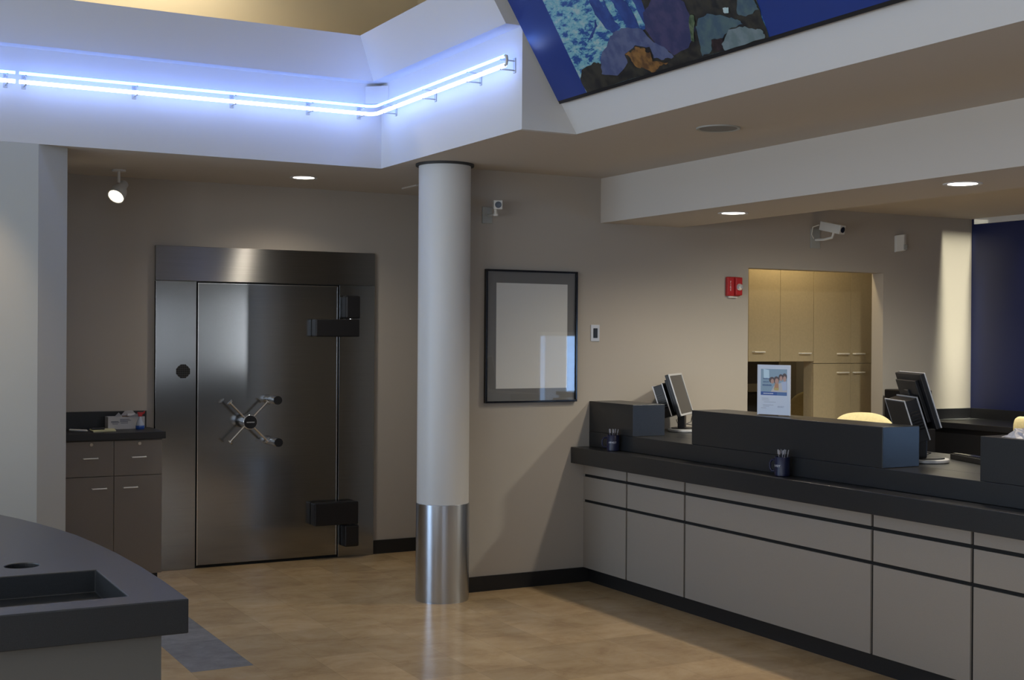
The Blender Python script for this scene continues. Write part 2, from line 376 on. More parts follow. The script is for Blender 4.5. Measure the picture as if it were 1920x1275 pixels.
# ------------------------------------------------------------------ lights of the room
def spot(loc, target, e, cone, blend, col, size=.06):
    ld = bpy.data.lights.new('lamp_light', 'SPOT'); ld.energy = e; ld.spot_size = math.radians(cone); ld.spot_blend = blend; ld.color = col; ld.shadow_soft_size = size
    o = bpy.data.objects.new('lamp_light', ld); COL.objects.link(o); o.location = loc
    o.rotation_euler = (Vector(target)-Vector(loc)).to_track_quat('-Z', 'Y').to_euler(); return o
WARM = (1, .87, .70)
def downlight(loc, r, label, e, cone=156, proto=[None]):
    if proto[0] is None:
        t = thing('downlight', label, 'ceiling light', loc, 0, 'recessed downlights')
        G().lathe([(.074, -.002), (.095, -.005), (.098, 0), (.074, 0)], n=36, close=True).make('trim_ring', 'white', t, smooth=True)
        G().lathe([(.0, -.0015), (.074, -.0015), (.074, .0), (.0, .0)], n=36).make('lamp_disc', 'bulb', t)
        proto[0] = t
    else: t = dup(proto[0], loc, 0, label, 'recessed downlights')
    spot((loc[0], loc[1], loc[2]-.02), (loc[0], loc[1], 0), e, cone, 1, WARM, .05)
    return t
DE = 62
downlight((3.088, 8.80, ZC), .066, 'round recessed downlight glowing in the alcove ceiling above the vault door', DE*.75, 140)
downlight((5.205, 6.675, 2.49), .085, 'smaller looking recessed downlight in the soffit, left of the other soffit light', DE)
downlight((5.195, 4.79, 2.49), .085, 'larger looking recessed downlight in the soffit near the right edge', DE)
spot((5.2, 2.9, 2.46), (5.2, 2.9, 0), DE, 125, .7, WARM); spot((5.2, 1.0, 2.46), (5.2, 1.0, 0), DE, 125, .7, WARM)
# lamps above the teller aisle (their fixtures are hidden behind the soffit)
spot((6.3, 6.0, 2.66), (6.5, 6.6, 0), 190, 146, 1, (1, .96, .82)); spot((7.5, 5.7, 2.66), (7.5, 6.0, 0), 85, 140, 1, (1, .96, .82)); spot((6.9, 4.2, 2.66), (6.9, 4.2, 0), 45, 130, .6, (1, .93, .72))
ld = bpy.data.lights.new('lamp_light', 'AREA'); ld.shape = 'RECTANGLE'; ld.size = .33; ld.size_y = .18; ld.energy = 3.8; ld.color = (1, .97, .76); ld.spread = math.radians(14)
lo = bpy.data.objects.new('lamp_light', ld); COL.objects.link(lo); lo.location = (8.347, 7.645, 2.68); lo.rotation_euler = (math.radians(5), 0, 0)  # narrow area light added to draw the bright strip beside the navy wall
spot((8.25, 6.95, 2.66), (8.52, 6.95, 2.30), 8, 90, 1, (.45, .6, 1), .08)  # blue spot added only for the glow on the navy wall
# back room lamp
spot((6.9, 8.08, 2.77), (6.95, 8.25, 0), 26, 165, .5, (1, .80, .45)); spot((7.6, 9.5, 2.77), (7.6, 9.4, 0), 14, 150, .5, (1, .85, .5))
# unseen high lamps without fixtures, added to warm the clerestory walls
spot((1.9, 8.45, 4.9), (1.6, 8.9, 3.4), 170, 150, .8, (1, .87, .66), .15)
spot((-1.0, 8.2, 4.9), (-1.0, 8.9, 3.4), 120, 150, .8, (1, .87, .66), .15)

# ------------------------------------------------------------------ column
t = thing('column', 'round white painted column with brushed steel wrap at its foot', 'column', (3.632, 7.640, 0))
G().lathe([(.168, .62), (.168, 2.785)], n=64).make('shaft', 'column', t, smooth=True)
G().lathe([(.170, 0), (.170, .004), (.172, .008), (.172, .622), (.168, .624)], n=64).make('steel_wrap', 'steelcol', t, smooth=True)
G().lathe([(.168, 2.785), (.188, 2.785), (.188, 2.7995), (.168, 2.7995)], n=64).make('cap_ring', 'ringdark', t, smooth=True)

# ------------------------------------------------------------------ neon on the fascia
def arc_join(p):  # small helper: smooth corner run
    return p
t = thing('neon_light', 'long pair of blue and white neon tubes bent around the inner fascia corner', 'neon light', (1.075, 8.0, 3.12), 0, 'neon tubes along the fascia')
yy = 7.965; xx = 3.275; zu = 3.187; zl = 3.137
def run(z, x_start, y_end):
    pts = [(x_start+(xx-.06-x_start)*i/12, yy, z) for i in range(13)]
    pts += [(xx-.06+.06*math.sin(a), yy-.06+.06*math.cos(a), z) for a in [PI/2*k/6 for k in range(1, 7)]]
    pts += [(xx, yy-.06+(y_end-yy+.06)*i/10, z) for i in range(1, 11)]
    return pts
ye = 6.155
G().tube(run(zu, 1.085, ye), .0085).make('upper_tube', 'neonb', t, world=True, smooth=True)['label'] = 'thinner cyan blue glowing tube'
G().tube(run(zl, 1.085, ye), .0115).make('lower_tube', 'neonw', t, world=True, smooth=True)['label'] = 'thicker white glowing tube'
G().tube([(xx, ye, zu), (xx, ye-.016, zu-.004), (xx, ye-.022, (zu+zl)/2), (xx, ye-.016, zl+.004), (xx, ye, zl)], .008).make('end_bend', 'whiteplastic', t, world=True, smooth=True)
def standoff(x, y, ax):
    g = G()
    for z in (zu, zl):
        if ax == 'Y': g.cyl((x, y, z-.012), (x, 8.046, z-.012), .004, n=8).cyl((x-.004, y, z-.012), (x+.004, y, z-.012), .006, n=10)
        else: g.cyl((x, y, z-.012), (3.356, y, z-.012), .004, n=8).cyl((x, y-.004, z-.012), (x, y+.004, z-.012), .006, n=10)
    g.box(x-.012, x+.012, 8.045, 8.0495, zl-.026, zu+.004) if ax == 'Y' else g.box(3.355, 3.3595, y-.012, y+.012, zl-.026, zu+.004)
    return g
for x in (1.12, 1.75, 2.35, 2.85, 3.2): standoff(x, yy, 'Y').make('standoff', 'greyplastic', t, world=True)
for y in (7.8, 7.2, 6.6, 6.20): standoff(xx, y, 'X').make('standoff', 'greyplastic', t, world=True)
G().prism([(3.245, 8.049, 3.215), (3.359, 7.935, 3.215), (3.359, 8.049, 3.215)], (0, 0, .115)).make('corner_box', 'white', t, world=True)
t = thing('neon_light', 'short neon tube ends cut off by the left edge of the photo', 'neon light', (1.0, 8.0, 3.12), 0, 'neon tubes along the fascia')
G().tube([(-3.2+(1.062+3.2)*i/10, yy, zu) for i in range(11)], .0085).make('upper_tube', 'neonb', t, world=True, smooth=True)
G().tube([(-3.2+(1.062+3.2)*i/10, yy, zl) for i in range(11)], .0115).make('lower_tube', 'neonw', t, world=True, smooth=True)
for x in (1.02, .3, -.5): standoff(x, yy, 'Y').make('standoff', 'greyplastic', t, world=True)

# ------------------------------------------------------------------ mural
up = Vector((-T, 0, 1)).normalized(); nrm = Vector((-1, 0, -T)).normalized()
off = .035; k0 = 3.70+T*2.8-off*math.sqrt(1+T*T)
O = Vector((k0-T*2.945, 6.11, 2.945))
def MP(s, u, h=0): return O+Vector((0, -1, 0))*s+up*u+nrm*h
t = thing('mural_panel', 'big blue bordered mural of a rocky stream leaning on the sloping fascia', 'mural', tuple(MP(.04, 0, -off)))
SL = 5.2; UL = 1.75
def quad(g, s0, s1, u0, u1, h0, h1):
    g.prism([MP(s0, u0, h0), MP(s1, u0, h0), MP(s1, u1, h0), MP(s0, u1, h0)], nrm*(h1-h0))
g = G(); quad(g, .03, SL, 0, UL, -.033, 0); g.make('backing', 'black', t, world=True)
g = G(); quad(g, .032, SL-.002, .018, UL-.002, 0, .002); g.make('blue_border', 'muralblue', t, world=True)['label'] = 'plain deep blue border of the mural'
P_ = {
'photo': [(0.38, 1.30), (0.345, .85), (0.33, .3), (0.324, 0.018), (1.781, 0.018), (1.795, .12), (1.802, 0.181), (1.81, .6), (1.84, 1.30)],
'trunk1': [(0.69, 1.1), (.80, 1.1), (0.803, 0.512), (0.784, 0.427), (0.824, 0.32), (0.847, 0.269), (0.772, 0.255), (0.728, 0.296), (0.699, 0.372), (0.708, 0.446)],
'branch1': [(0.693, 0.357), (0.676, 0.315), (0.611, 0.283), (0.538, 0.259), (0.631, 0.31)],
'branch2': [(0.826, 0.447), (0.821, 0.418), (0.824, 0.335), (0.803, 0.325), (0.79, 0.38)],
'trunk2': [(0.87, 1.2), (.98, 1.2), (0.97, 0.47), (0.963, 0.384), (0.985, 0.335), (0.983, 0.239), (0.895, 0.251), (0.887, 0.32), (0.869, 0.407)],
'trunk3': [(1.03, 1.25), (1.15, 1.25), (1.13, 0.429), (1.104, 0.35), (1.098, 0.264), (1.029, 0.221), (1.027, 0.295), (1.024, 0.369)],
'dark': [(1.019, 0.224), (1.08, 0.30), (1.15, .60), (1.20, 1.05), (1.835, 1.15), (1.81, .6), (1.802, 0.181), (1.781, 0.015), (0.33, 0.014), (0.332, 0.099), (0.38, 0.139), (0.505, 0.155), (0.557, 0.136), (0.675, 0.199)],
'purple': [(1.134, 0.328), (1.20, .36), (1.33, 0.33), (1.367, 0.279), (1.36, .15), (1.255, 0.078), (1.135, 0.066), (1.052, 0.142), (1.019, 0.224), (1.06, .30)],
'lav': [(0.569, 0.15), (0.62, .19), (0.691, 0.219), (.74, .25), (0.805, 0.264), (.90, .26), (0.999, 0.228), (1.037, 0.153), (1.093, 0.119), (1.13, 0.06), (1.05, 0.061), (0.984, 0.082), (0.992, 0.14), (0.892, 0.169), (0.786, 0.145), (0.777, 0.101), (0.65, 0.055), (0.529, 0.086)],
'orange': [(0.786, 0.145), (0.85, .148), (0.898, 0.16), (0.956, 0.14), (.95, .12), (0.982, 0.112), (0.963, 0.071), (1.071, 0.042), (1.0, .04), (0.934, 0.016), (.88, .05), (0.826, 0.068), (0.814, 0.116)],
'teal': [(1.368, 0.16), (1.41, .19), (1.478, 0.198), (1.585, 0.159), (1.646, 0.132), (1.668, 0.106), (1.567, 0.102), (1.507, 0.074), (1.431, 0.083), (1.397, 0.034), (1.324, 0.021), (1.344, 0.081)],
'light': [(1.567, 0.102), (1.64, .10), (1.707, 0.077), (1.766, 0.051), (1.756, 0.02), (1.488, 0.018), (1.482, 0.051)],
'small': [(1.703, 0.218), (1.75, .24), (1.794, 0.183), (1.797, 0.143), (1.704, 0.132), (1.661, 0.155)],
'maroon': [(1.431, 0.083), (1.507, 0.074), (1.465, 0.027), (1.406, 0.032)],
'spot': [(1.591, 0.198), (1.627, 0.193), (1.612, 0.17), (1.584, 0.18)],
'green': [(1.361, 0.211), (1.393, 0.21), (1.32, 0.1), (1.297, 0.105)]}
ms = [M['water'], printed('print_trunk', (.02, .045, .19), (.03, .07, .26)), printed('print_dark', (.012, .012, .014), (.035, .033, .025)),
      printed('print_purple', (.03, .035, .10), (.055, .05, .12)), printed('print_lavender', (.06, .08, .18), (.10, .12, .22)),
      printed('print_orange', (.10, .05, .02), (.24, .12, .035), 26), printed('print_teal', (.05, .09, .13), (.08, .13, .14)),
      printed('print_pale', (.12, .17, .18), (.17, .22, .24)), printed('print_maroon', (.018, .01, .012), (.05, .03, .035)),
      printed('print_white', (.4, .55, .55), (.5, .6, .6)), printed('print_moss', (.03, .06, .03), (.12, .16, .09), 30)]
mi = {'photo': 0, 'trunk1': 1, 'branch1': 1, 'branch2': 1, 'trunk2': 1, 'trunk3': 1, 'dark': 2, 'purple': 3, 'lav': 4, 'orange': 5, 'teal': 6, 'light': 7, 'small': 6, 'maroon': 8, 'spot': 9, 'green': 10}
def rough_poly(pts, amp, k=4):
    out = []
    for i, p in enumerate(pts):
        q = pts[(i+1) % len(pts)]
        for j in range(k):
            f = j/k; a = amp if j else 0
            out.append((p[0]+(q[0]-p[0])*f+random.uniform(-a, a), p[1]+(q[1]-p[1])*f+random.uniform(-a, a)))
    return out
g = G()
for i, (k, pts) in enumerate(P_.items()):
    if k != 'photo': pts = [(s, max(u, .018)) for s, u in rough_poly(pts, .006)]
    g.mi = mi[k]; h = .0022+.0004*i
    vs_ = [g.bm.verts.new(MP(s, u, h)) for s, u in pts]; g._f(vs_)
o_ = g.make('stream_picture', ms, t, world=True); o_['label'] = 'printed picture of water, tree trunks and rocks'
bmt = bmesh.new(); bmt.from_mesh(o_.data); bmesh.ops.triangulate(bmt, faces=bmt.faces)
bmt.to_mesh(o_.data); bmt.free()

# ------------------------------------------------------------------ ceiling speaker
t = thing('ceiling_speaker', 'round flush speaker grille in the ceiling between fascia and soffit', 'speaker', (4.231, 5.558, ZC))
G().lathe([(.100, -.004), (.113, -.007), (.117, 0), (.100, 0)], n=40, close=True).make('rim', 'greyplastic', t, smooth=True)
G().lathe([(0, -.004), (.100, -.004), (.100, 0), (0, 0)], n=40).make('grille', mat('speaker_grille', (.20, .20, .20), .6, bump=.5, bscale=500), t)
# small ceiling hatch edge beside the column
t = tag(G().box(3.93, 4.24, 8.76, 9.02, ZC-.012, ZC).make('ceiling_vent', 'ceil', bevel=.004), 'flat taupe vent cover in alcove ceiling beside the column top', 'vent')

# ------------------------------------------------------------------ track spot
t = thing('spotlight', 'white adjustable spotlight hanging from the alcove ceiling, lamp lit', 'spotlight', (1.868, 9.04, ZC))
G().lathe([(.0, -.012), (.045, -.012), (.045, 0), (0, 0)], n=24).make('canopy', 'whiteplastic', t, smooth=True)
G().cyl((0, 0, -.012), (0, 0, -.085), .010, n=12).make('stem', 'whiteplastic', t, smooth=True)
ax = Vector((-.45, -.50, -.62)).normalized(); c0 = Vector((.045, .035, -.085))
Rm = ax.to_track_quat('Z', 'Y').to_matrix().to_4x4()
hd = G().lathe([(.0, 0), (.026, 0), (.030, .006), (.032, .045), (.040, .060), (.052, .085), (.056, .130), (.058, .150), (.052, .150), (.050, .118), (0, .112)], n=28, R=Matrix.Translation(c0) @ Rm).make('lamp_head', 'whiteplastic', t, smooth=True)
G().lathe([(0, .122), (.049, .122), (.050, .142), (0, .143)], n=28, R=Matrix.Translation(c0) @ Rm).make('bulb_face', 'spotbulb', hd, smooth=True)
p = Vector((1.868, 9.04, ZC))+c0+ax*.165
spot(p, p+ax, 16, 70, .6, WARM, .04)
# second spotlight out of frame that warms the pier
spot((.60, 7.3, 3.2), (.86, 8.05, 1.85), 48, 36, 1, (1, .72, .42), .04)

# ------------------------------------------------------------------ vault door
VF = YV-.035  # face of the surround
t = thing('vault_door', 'large brushed stainless steel vault door with spoked handwheel in steel surround', 'vault door', (3.046, YV, 0))
X0, X1, D0, D1, DT = 2.207, 3.885, 2.503, 3.589, 2.077
G().box(X0, D0-.004, VF, YV-.001, 0, DT).make('side_panel', 'steeldoor', t, world=True, bevel=.002)
G().box(D1+.004, X1, VF, YV-.001, 0, DT).make('side_panel', 'steeldoor', t, world=True, bevel=.002)
G().box(X0, X1, VF, YV-.001, DT+.0015, 2.327).make('header_panel', 'steel', t, world=True, bevel=.002)
G().box(D0-.004, D1+.004, YV-.016, YV-.001, 0, DT).make('reveal', 'gap', t, world=True)
leaf = G().box(D0+.006, D1-.008, VF+.002, YV-.017, .022, DT-.010).make('door_leaf', 'steeldoor', t, world=True, bevel=.003)
e = G(); e.box(D0+.006, D0+.011, VF-.003, VF+.002, .022, DT-.01).box(D0+.011, D1-.012, VF-.003, VF+.002, DT-.015, DT-.010).box(D1-.012, D1-.008, VF-.003, VF+.002, .022, DT-.01)
e.make('edge_trim', 'chrome', leaf, world=True)
def hinge(zh0, zh1, zv0, zv1, gapz):
    h = G().box(3.372, 3.722, VF-.10, VF, zh0, zh1).make('hinge', 'black', t, world=True, bevel=.008)
    G().box(3.612, 3.730, VF-.095, VF, zv0, zv1).make('hinge_knuckle', 'black', h, world=True, bevel=.012)
    G().cyl((3.668, VF-.05, min(gapz)), (3.668, VF-.05, max(gapz)), .014, n=14).make('hinge_pin', 'chrome', h, world=True)
hinge(1.683, 1.815, 1.821, 1.995, (1.80, 1.83)); hinge(.262, .432, .090, .254, (.25, .27))
# grille
g = G(); gz = G()
g.lathe([(0, 0), (.050, 0), (.050, .0015), (0, .0015)], n=32, R=Matrix.Translation((2.405, VF, 1.428)) @ Matrix.Rotation(PI/2, 4, 'X'))
gr = g.make('speaker_grille', mat('grille_metal', (.06, .06, .06), .5), t, world=True)
for i in range(-3, 4):
    for j in range(-3, 4):
        if i*i+j*j < 13: gz.box(2.405+i*.0145-.0058, 2.405+i*.0145+.0058, VF-.0024, VF-.0016, 1.428+j*.0145-.0058, 1.428+j*.0145+.0058)
gz.make('holes', 'gap', gr, world=True)
# handwheel
hc = Vector((2.858, 0, 1.060))
hw = G().cyl((hc.x, VF-.001, hc.z), (hc.x, VF-.060, hc.z), .044, .040, n=32).cyl((hc.x, VF-.060, hc.z), (hc.x, VF-.150, hc.z), .052, .054, n=36).make('handwheel', 'chrome', t, world=True, bevel=.003, smooth=True)
G().cyl((hc.x, VF-.150, hc.z), (hc.x, VF-.156, hc.z), .048, n=36).make('hub_cap', 'blackgloss', hw, world=True)
g = G()
for i in range(9): g.box(hc.x-.029+i*.0066, hc.x-.0245+i*.0066, VF-.1566, VF-.156, hc.z-.004-(i % 3 == 1)*.001, hc.z+.003)
g.make('hub_lettering', 'satin', hw, world=True)
for ang in (45.5, 134, 226, 315):
    d = Vector((math.cos(math.radians(ang)), 0, math.sin(math.radians(ang)))); b = Vector((hc.x, VF-.105, hc.z))
    g = G().cyl(b+d*.045, b+d*.200, .0085, n=14).cyl(b+d*.196, b+d*.204, .024, n=20)
    g.make('spoke', 'chrome', hw, world=True, smooth=True)
for x, z in ((3.062, 1.215), (3.070, .905)):
    dl = G().cyl((x, VF, z), (x, VF-.085, z), .026, .030, n=28).cyl((x, VF-.085, z), (x, VF-.150, z), .033, .031, n=32).make('combination_dial', 'chrome', t, world=True, smooth=True, bevel=.002)
    G().cyl((x, VF-.150, z), (x, VF-.160, z), .032, .031, n=32).make('dial_cap', 'blackgloss', dl, world=True)

# ------------------------------------------------------------------ cabinet in the alcove
t = thing('base_cabinet', 'taupe two door two drawer base cabinet left of the vault door', 'cabinet', (1.78, 9.2, 0))
G().box(1.40, 2.16, 9.02, YV-.001, .065, .982).make('body', 'cab', t, world=True)
G().box(1.40, 2.15, 9.08, 9.40, 0, .065).make('toe_kick', 'base', t, world=True)
for a, b, hx, dx in ((1.519, 1.8375, 1.685, 1.742), (1.8405, 2.159, 2.001, 1.946)):
    d = G().box(a, b, 9.0, 9.0195, .742, .976).make('drawer', 'cab', t, world=True, bevel=.0015)
    h = G().tube([(hx-.047, 9.0, .864), (hx-.047, 8.975, .864), (hx+.047, 8.975, .864), (hx+.047, 9.0, .864)], .0045, 8).make('handle', 'handle', d, world=True, smooth=True)
    G().cyl((hx+.005, 9.0, .955), (hx+.005, 8.988, .955), .011, n=16).make('lock', 'chrome', d, world=True)
    d = G().box(a, b, 9.0, 9.0195, .070, .738).make('door', 'cab', t, world=True, bevel=.0015)
    G().tube([(dx-.047, 9.0, .661), (dx-.047, 8.975, .661), (dx+.047, 8.975, .661), (dx+.047, 9.0, .661)], .0045, 8).make('handle', 'handle', d, world=True, smooth=True)
t = thing('cabinet_worktop', 'black worktop with low backsplash lying on the taupe alcove cabinet', 'worktop', (1.78, 9.2, .984))
G().box(1.39, 2.178, 8.975, YV-.001, .984, 1.031).make('top', 'blacktop', t, world=True, bevel=.003)
G().box(1.39, 2.150, YV-.022, YV-.001, 1.031, 1.15).make('backsplash', 'blacktop', t, world=True, bevel=.002)
# carton of wipes
t = thing('tissue_carton', 'white printed carton with torn open top on the alcove worktop', 'box', (1.985, 9.36, 1.032))
g = G(); g.box(-.125, .125, -.055, -.053, 0, .085).box(-.125, .125, .053, .055, 0, .085).box(-.125, -.123, -.053, .053, 0, .085).box(.123, .125, -.053, .053, 0, .085).box(-.123, .123, -.053, .053, 0, .002)
g.make('carton_body', 'carton', t)
G().prism([(-.085, -.055, .085), (-.028, -.055, .085), (-.055, -.062, .117)], (0, .001, 0)).make('flap', 'carton', t); g = G().prism([(-.01, -.055, .08), (.105, -.055, .085), (.105, -.068, .118)], (0, .001, 0))
g.make('flap', 'carton', t); G().prism([(-.02, .053, .085), (.10, .053, .085), (.06, .05, .125), (.01, .05, .12)], (0, .001, 0)).make('flap', 'carton', t)
G().box(-.05, .122, -.05, .05, .03, .088).make('contents', 'card', t)
g = G()
for i, (a, b, z) in enumerate([(-.105, -.055, .052), (-.105, -.05, .045), (-.045, .02, .066), (-.045, .03, .058), (-.045, .01, .050), (-.04, .01, .040)]): g.box(a, b, -.0556, -.055, z, z+.004)
g.make('printing', mat('print_grey', (.12, .12, .16), .6), t)
g = text_bm('tissue', .017, lambda x, y: (-.078+x, -.0562, .038+y)); bpy_o = g.make('lettering', mat('print_navy', (.02, .03, .10), .6), t)
t = tag(G().box(2.0, 2.05, 9.35, 9.37, 1.121, 1.136).make('folded_tissue', 'paper', org=(2.02, 9.36, 1.121)), 'small folded white tissue on top of the open carton', 'tissue')
# spray bottle
t = thing('spray_bottle', 'small spray bottle with blue liquid and red trigger before the carton', 'bottle', (2.068, 9.262, 1.032))
G().lathe([(0, 0), (.027, 0), (.030, .004), (.030, .022), (.029, .026), (0, .026)], n=24).make('liquid', 'bluefluid', t, smooth=True)
G().lathe([(.0285, .026), (.026, .040), (.018, .060), (.010, .078), (.009, .088), (0, .088)], n=24).make('bottle_body', 'bottle', t, smooth=True)
tr = G().box(-.013, .013, -.009, .009, .088, .106).prism([(.010, -.006, .112), (.035, -.006, .128), (.030, -.006, .108), (.012, -.006, .098)], (0, .012, 0)).box(-.018, .016, -.007, .007, .104, .118).make('trigger', 'red', t, bevel=.002)
# paper pad, sheet and black pouch
tag(G().prism([(1.72, 9.08, 1.0315), (1.875, 9.115, 1.0315), (1.905, 9.33, 1.0315), (1.735, 9.31, 1.0315)], (0, 0, .007)).make('paper_pad', 'yellowpaper', org=(1.80, 9.2, 1.0315)), 'pale yellow paper pad lying on the alcove worktop', 'paper')
tag(G().prism([(1.60, 9.30, 1.0315), (1.70, 9.17, 1.0315), (1.715, 9.30, 1.0315), (1.62, 9.40, 1.0315)], (0, 0, .005)).make('paper_sheet', 'paper', org=(1.65, 9.3, 1.0315)), 'white paper sheets left of the yellow pad on the worktop', 'paper')
tag(G().prism([(1.73, 9.20, 1.0392), (1.82, 9.215, 1.0392), (1.835, 9.30, 1.0392), (1.75, 9.30, 1.0392)], (0, 0, .012)).make('pouch', 'black', bevel=.004, org=(1.78, 9.25, 1.0392)), 'small flat black pouch lying on the yellow pad', 'pouch')

# ------------------------------------------------------------------ framed picture
t = thing('framed_picture', 'tall black framed picture with grey mat and blank pale print', 'picture', (4.336, YW, 1.25))
a, b, c, d = 3.981, 4.691, 1.250, 2.142; w = .013
g = G(); g.box(a, b, YW-.030, YW-.001, c, c+w).box(a, b, YW-.030, YW-.001, d-w, d).box(a, a+w, YW-.030, YW-.001, c+w, d-w).box(b-w, b, YW-.030, YW-.001, c+w, d-w)
g.make('frame', 'blackgloss', t, world=True, bevel=.0015)
G().box(a+w, b-w, YW-.012, YW-.002, c+w, d-w).make('mat_board', 'matboard', t, world=True)
G().box(4.066, 4.617, YW-.0135, YW-.012, 1.345, 2.053).make('print', 'artpaper', t, world=True)
G().box(a+w, b-w, YW-.022, YW-.019, c+w, d-w).make('glazing', 'glass', t, world=True)

# ------------------------------------------------------------------ switch
t = thing('light_switch', 'chrome plated wall switch with black rocker right of the picture', 'switch', (4.849, YW, 1.722))
G().box(-.036, .036, -.006, 0, -.058, .058).make('plate', 'silverplastic', t, bevel=.003)
G().box(-.017, .017, -.010, -.006, -.034, .034).make('rocker', 'black', t, bevel=.002)
# fire alarm
t = thing('fire_alarm', 'red wall mounted fire alarm strobe left of the opening', 'fire alarm', (6.037, YW, 2.075))
G().box(-.062, .062, -.030, 0, -.072, .070).make('housing', 'red', t, bevel=.008)
G().box(.000, .060, -.052, -.030, -.066, .066).make('strobe_mount', 'red', t, bevel=.006)
G().lathe([(0, 0), (.027, 0), (.027, .006), (.020, .020), (.010, .026), (0, .027)], n=12, R=Matrix.Translation((.030, -.052, -.006)) @ Matrix.Rotation(PI/2, 4, 'X')).make('strobe_lens', 'clear', t)
for i, ch in enumerate('FIRE'):
    text_bm(ch, .022, lambda x, y, i=i: (-.034+x, -.0305, .030-i*.019+y)).make('lettering', 'ink', t)
G().box(-.040, .040, -.02, 0, -.086, -.072).make('back_box', 'whiteplastic', t, bevel=.003)

# ------------------------------------------------------------------ security cameras and motion sensor
t = thing('security_camera', 'white box security camera facing the viewer high above the framed picture', 'camera', (3.995, YW, 2.50))
G().box(-.036, .038, -.010, 0, -.055, .055).make('wall_plate', 'greyplastic', t, bevel=.002)
G().tube([(.01, -.010, -.002), (.01, -.10, -.004), (-.02, -.165, .002), (-.024, -.17, .03)], .009, 10).make('bracket', 'whiteplastic', t, smooth=True)
aim = Vector((-.40, -.91, -.09)).normalized()
Rm = Matrix.Translation((.01, -.135, .058)) @ aim.to_track_quat('Z', 'Y').to_matrix().to_4x4()
cb = G().box(-.028, .028, -.029, .029, -.06, .070, R=Rm).make('camera_body', 'whiteplastic', t, bevel=.003)
G().lathe([(0, .0705), (.021, .0705), (.021, .0745), (0, .074)], n=24, R=Rm).make('lens', 'blackgloss', cb)
G().lathe([(0, 0), (.016, 0), (.019, .012), (.008, .03), (0, .03)], n=16, R=Matrix.Translation((-.01, -.15, -.018))).make('swivel', 'whiteplastic', t, smooth=True)
t = thing('security_camera', 'white box security camera on wall arm angled right, above the opening', 'camera', (6.83, YW, 2.46))
G().box(-.045, .045, -.010, 0, -.075, .075).make('wall_plate', 'greyplastic', t, bevel=.002)
G().tube([(0, -.010, -.01), (.01, -.09, -.012), (.03, -.16, .0), (.035, -.17, .035)], .010, 10).make('bracket', 'whiteplastic', t, smooth=True)
aim = Vector((.16, -.93, -.22)).normalized()
Rm = Matrix.Translation((.035, -.17, .072)) @ aim.to_track_quat('Z', 'Y').to_matrix().to_4x4()
cb = G().box(-.032, .032, -.034, .034, -.11, .085, R=Rm).make('camera_body', 'whiteplastic', t, bevel=.003)
G().lathe([(0, .0855), (.022, .0855), (.022, .0895), (0, .089)], n=24, R=Rm).make('lens', 'blackgloss', cb)
G().tube([(-.02, -.07, .10), (-.055, -.04, .085), (-.045, -.015, .03), (-.02, -.012, .0)], .004, 8).make('cable', 'whiteplastic', t, smooth=True)
t = thing('motion_sensor', 'small white motion sensor high on the wall right of the camera', 'sensor', (7.70, YW, 2.455))
G().prism([(-.048, 0, -.072), (.050, 0, -.060), (.050, -.035, -.052), (.012, -.050, -.058), (-.048, -.022, -.066)], (0, 0, .132)).make('housing', 'whiteplastic', t, bevel=.005)
G().box(.008, .046, -.052, -.030, -.048, -.006, R=Matrix.Rotation(.0, 4, 'Z')).make('sensor_window', 'greyplastic', t, bevel=.004)

# ------------------------------------------------------------------ teller counter
XF = 4.765; YE = 1.2
cuts = [YW-.001, 7.214, 6.569, 4.965, 4.319, 2.715, 2.07, YE]
t = thing('teller_counter', 'long grey panelled teller counter front with black reveal strips', 'counter', (5.0, 4.5, 0))
G().box(XF+.012, 5.60, YE, YW-.001, .10, .824).make('body', 'gap', t, world=True)
G().box(4.802, 5.56, YE+.02, YW-.001, 0, .10).make('toe_kick', 'base', t, world=True)
zr = [(.100, .553), (.572, .729), (.748, .824)]; s_ = .009
for a, b in zip(cuts, cuts[1:]):
    ya = a-(s_ if a < YW-.01 else .0); yb = b+(s_ if b > YE else 0)
    for z0, z1 in zr:
        G().box(XF, XF+.012, yb, ya, z0, z1).make('panel', 'panel', t, world=True, bevel=.0008)
t = tag(G().box(4.659, 4.83, YE-.03, YW-.001, .826, .937).make('transaction_ledge', 'counter', bevel=.003, org=(4.72, 4.5, .826)), 'long charcoal ledge running along the top of the teller counter front', 'counter ledge')
t = thing('counter_riser', 'charcoal stepped riser wall with raised privacy blocks above the ledge', 'counter screen', (4.9, 4.5, .937))
G().box(4.807, 5.066, YE, YW-.001, .938, 1.040).make('low_riser', 'counter', t, world=True, bevel=.002)
for a, b in ((7.208, YW-.001), (4.940, 6.560), (2.60, 4.315)):
    G().box(4.807, 5.062, a, b, 1.0405, 1.250).make('privacy_block', 'counter', t, world=True, bevel=.003)
t = tag(G().box(5.067, 5.78, YE, YW-.001, 1.0, 1.040).make('worktop', 'counter', bevel=.003, org=(5.4, 4.5, 1.0)), 'charcoal teller worktop behind the privacy blocks carrying computers', 'worktop')
t = tag(G().box(5.602, 5.62, YE, YW-.001, 0, 1.0).make('support_panel', 'blacktop', org=(5.61, 4.5, .1)), 'black upright panel under the back of the teller worktop', 'panel')

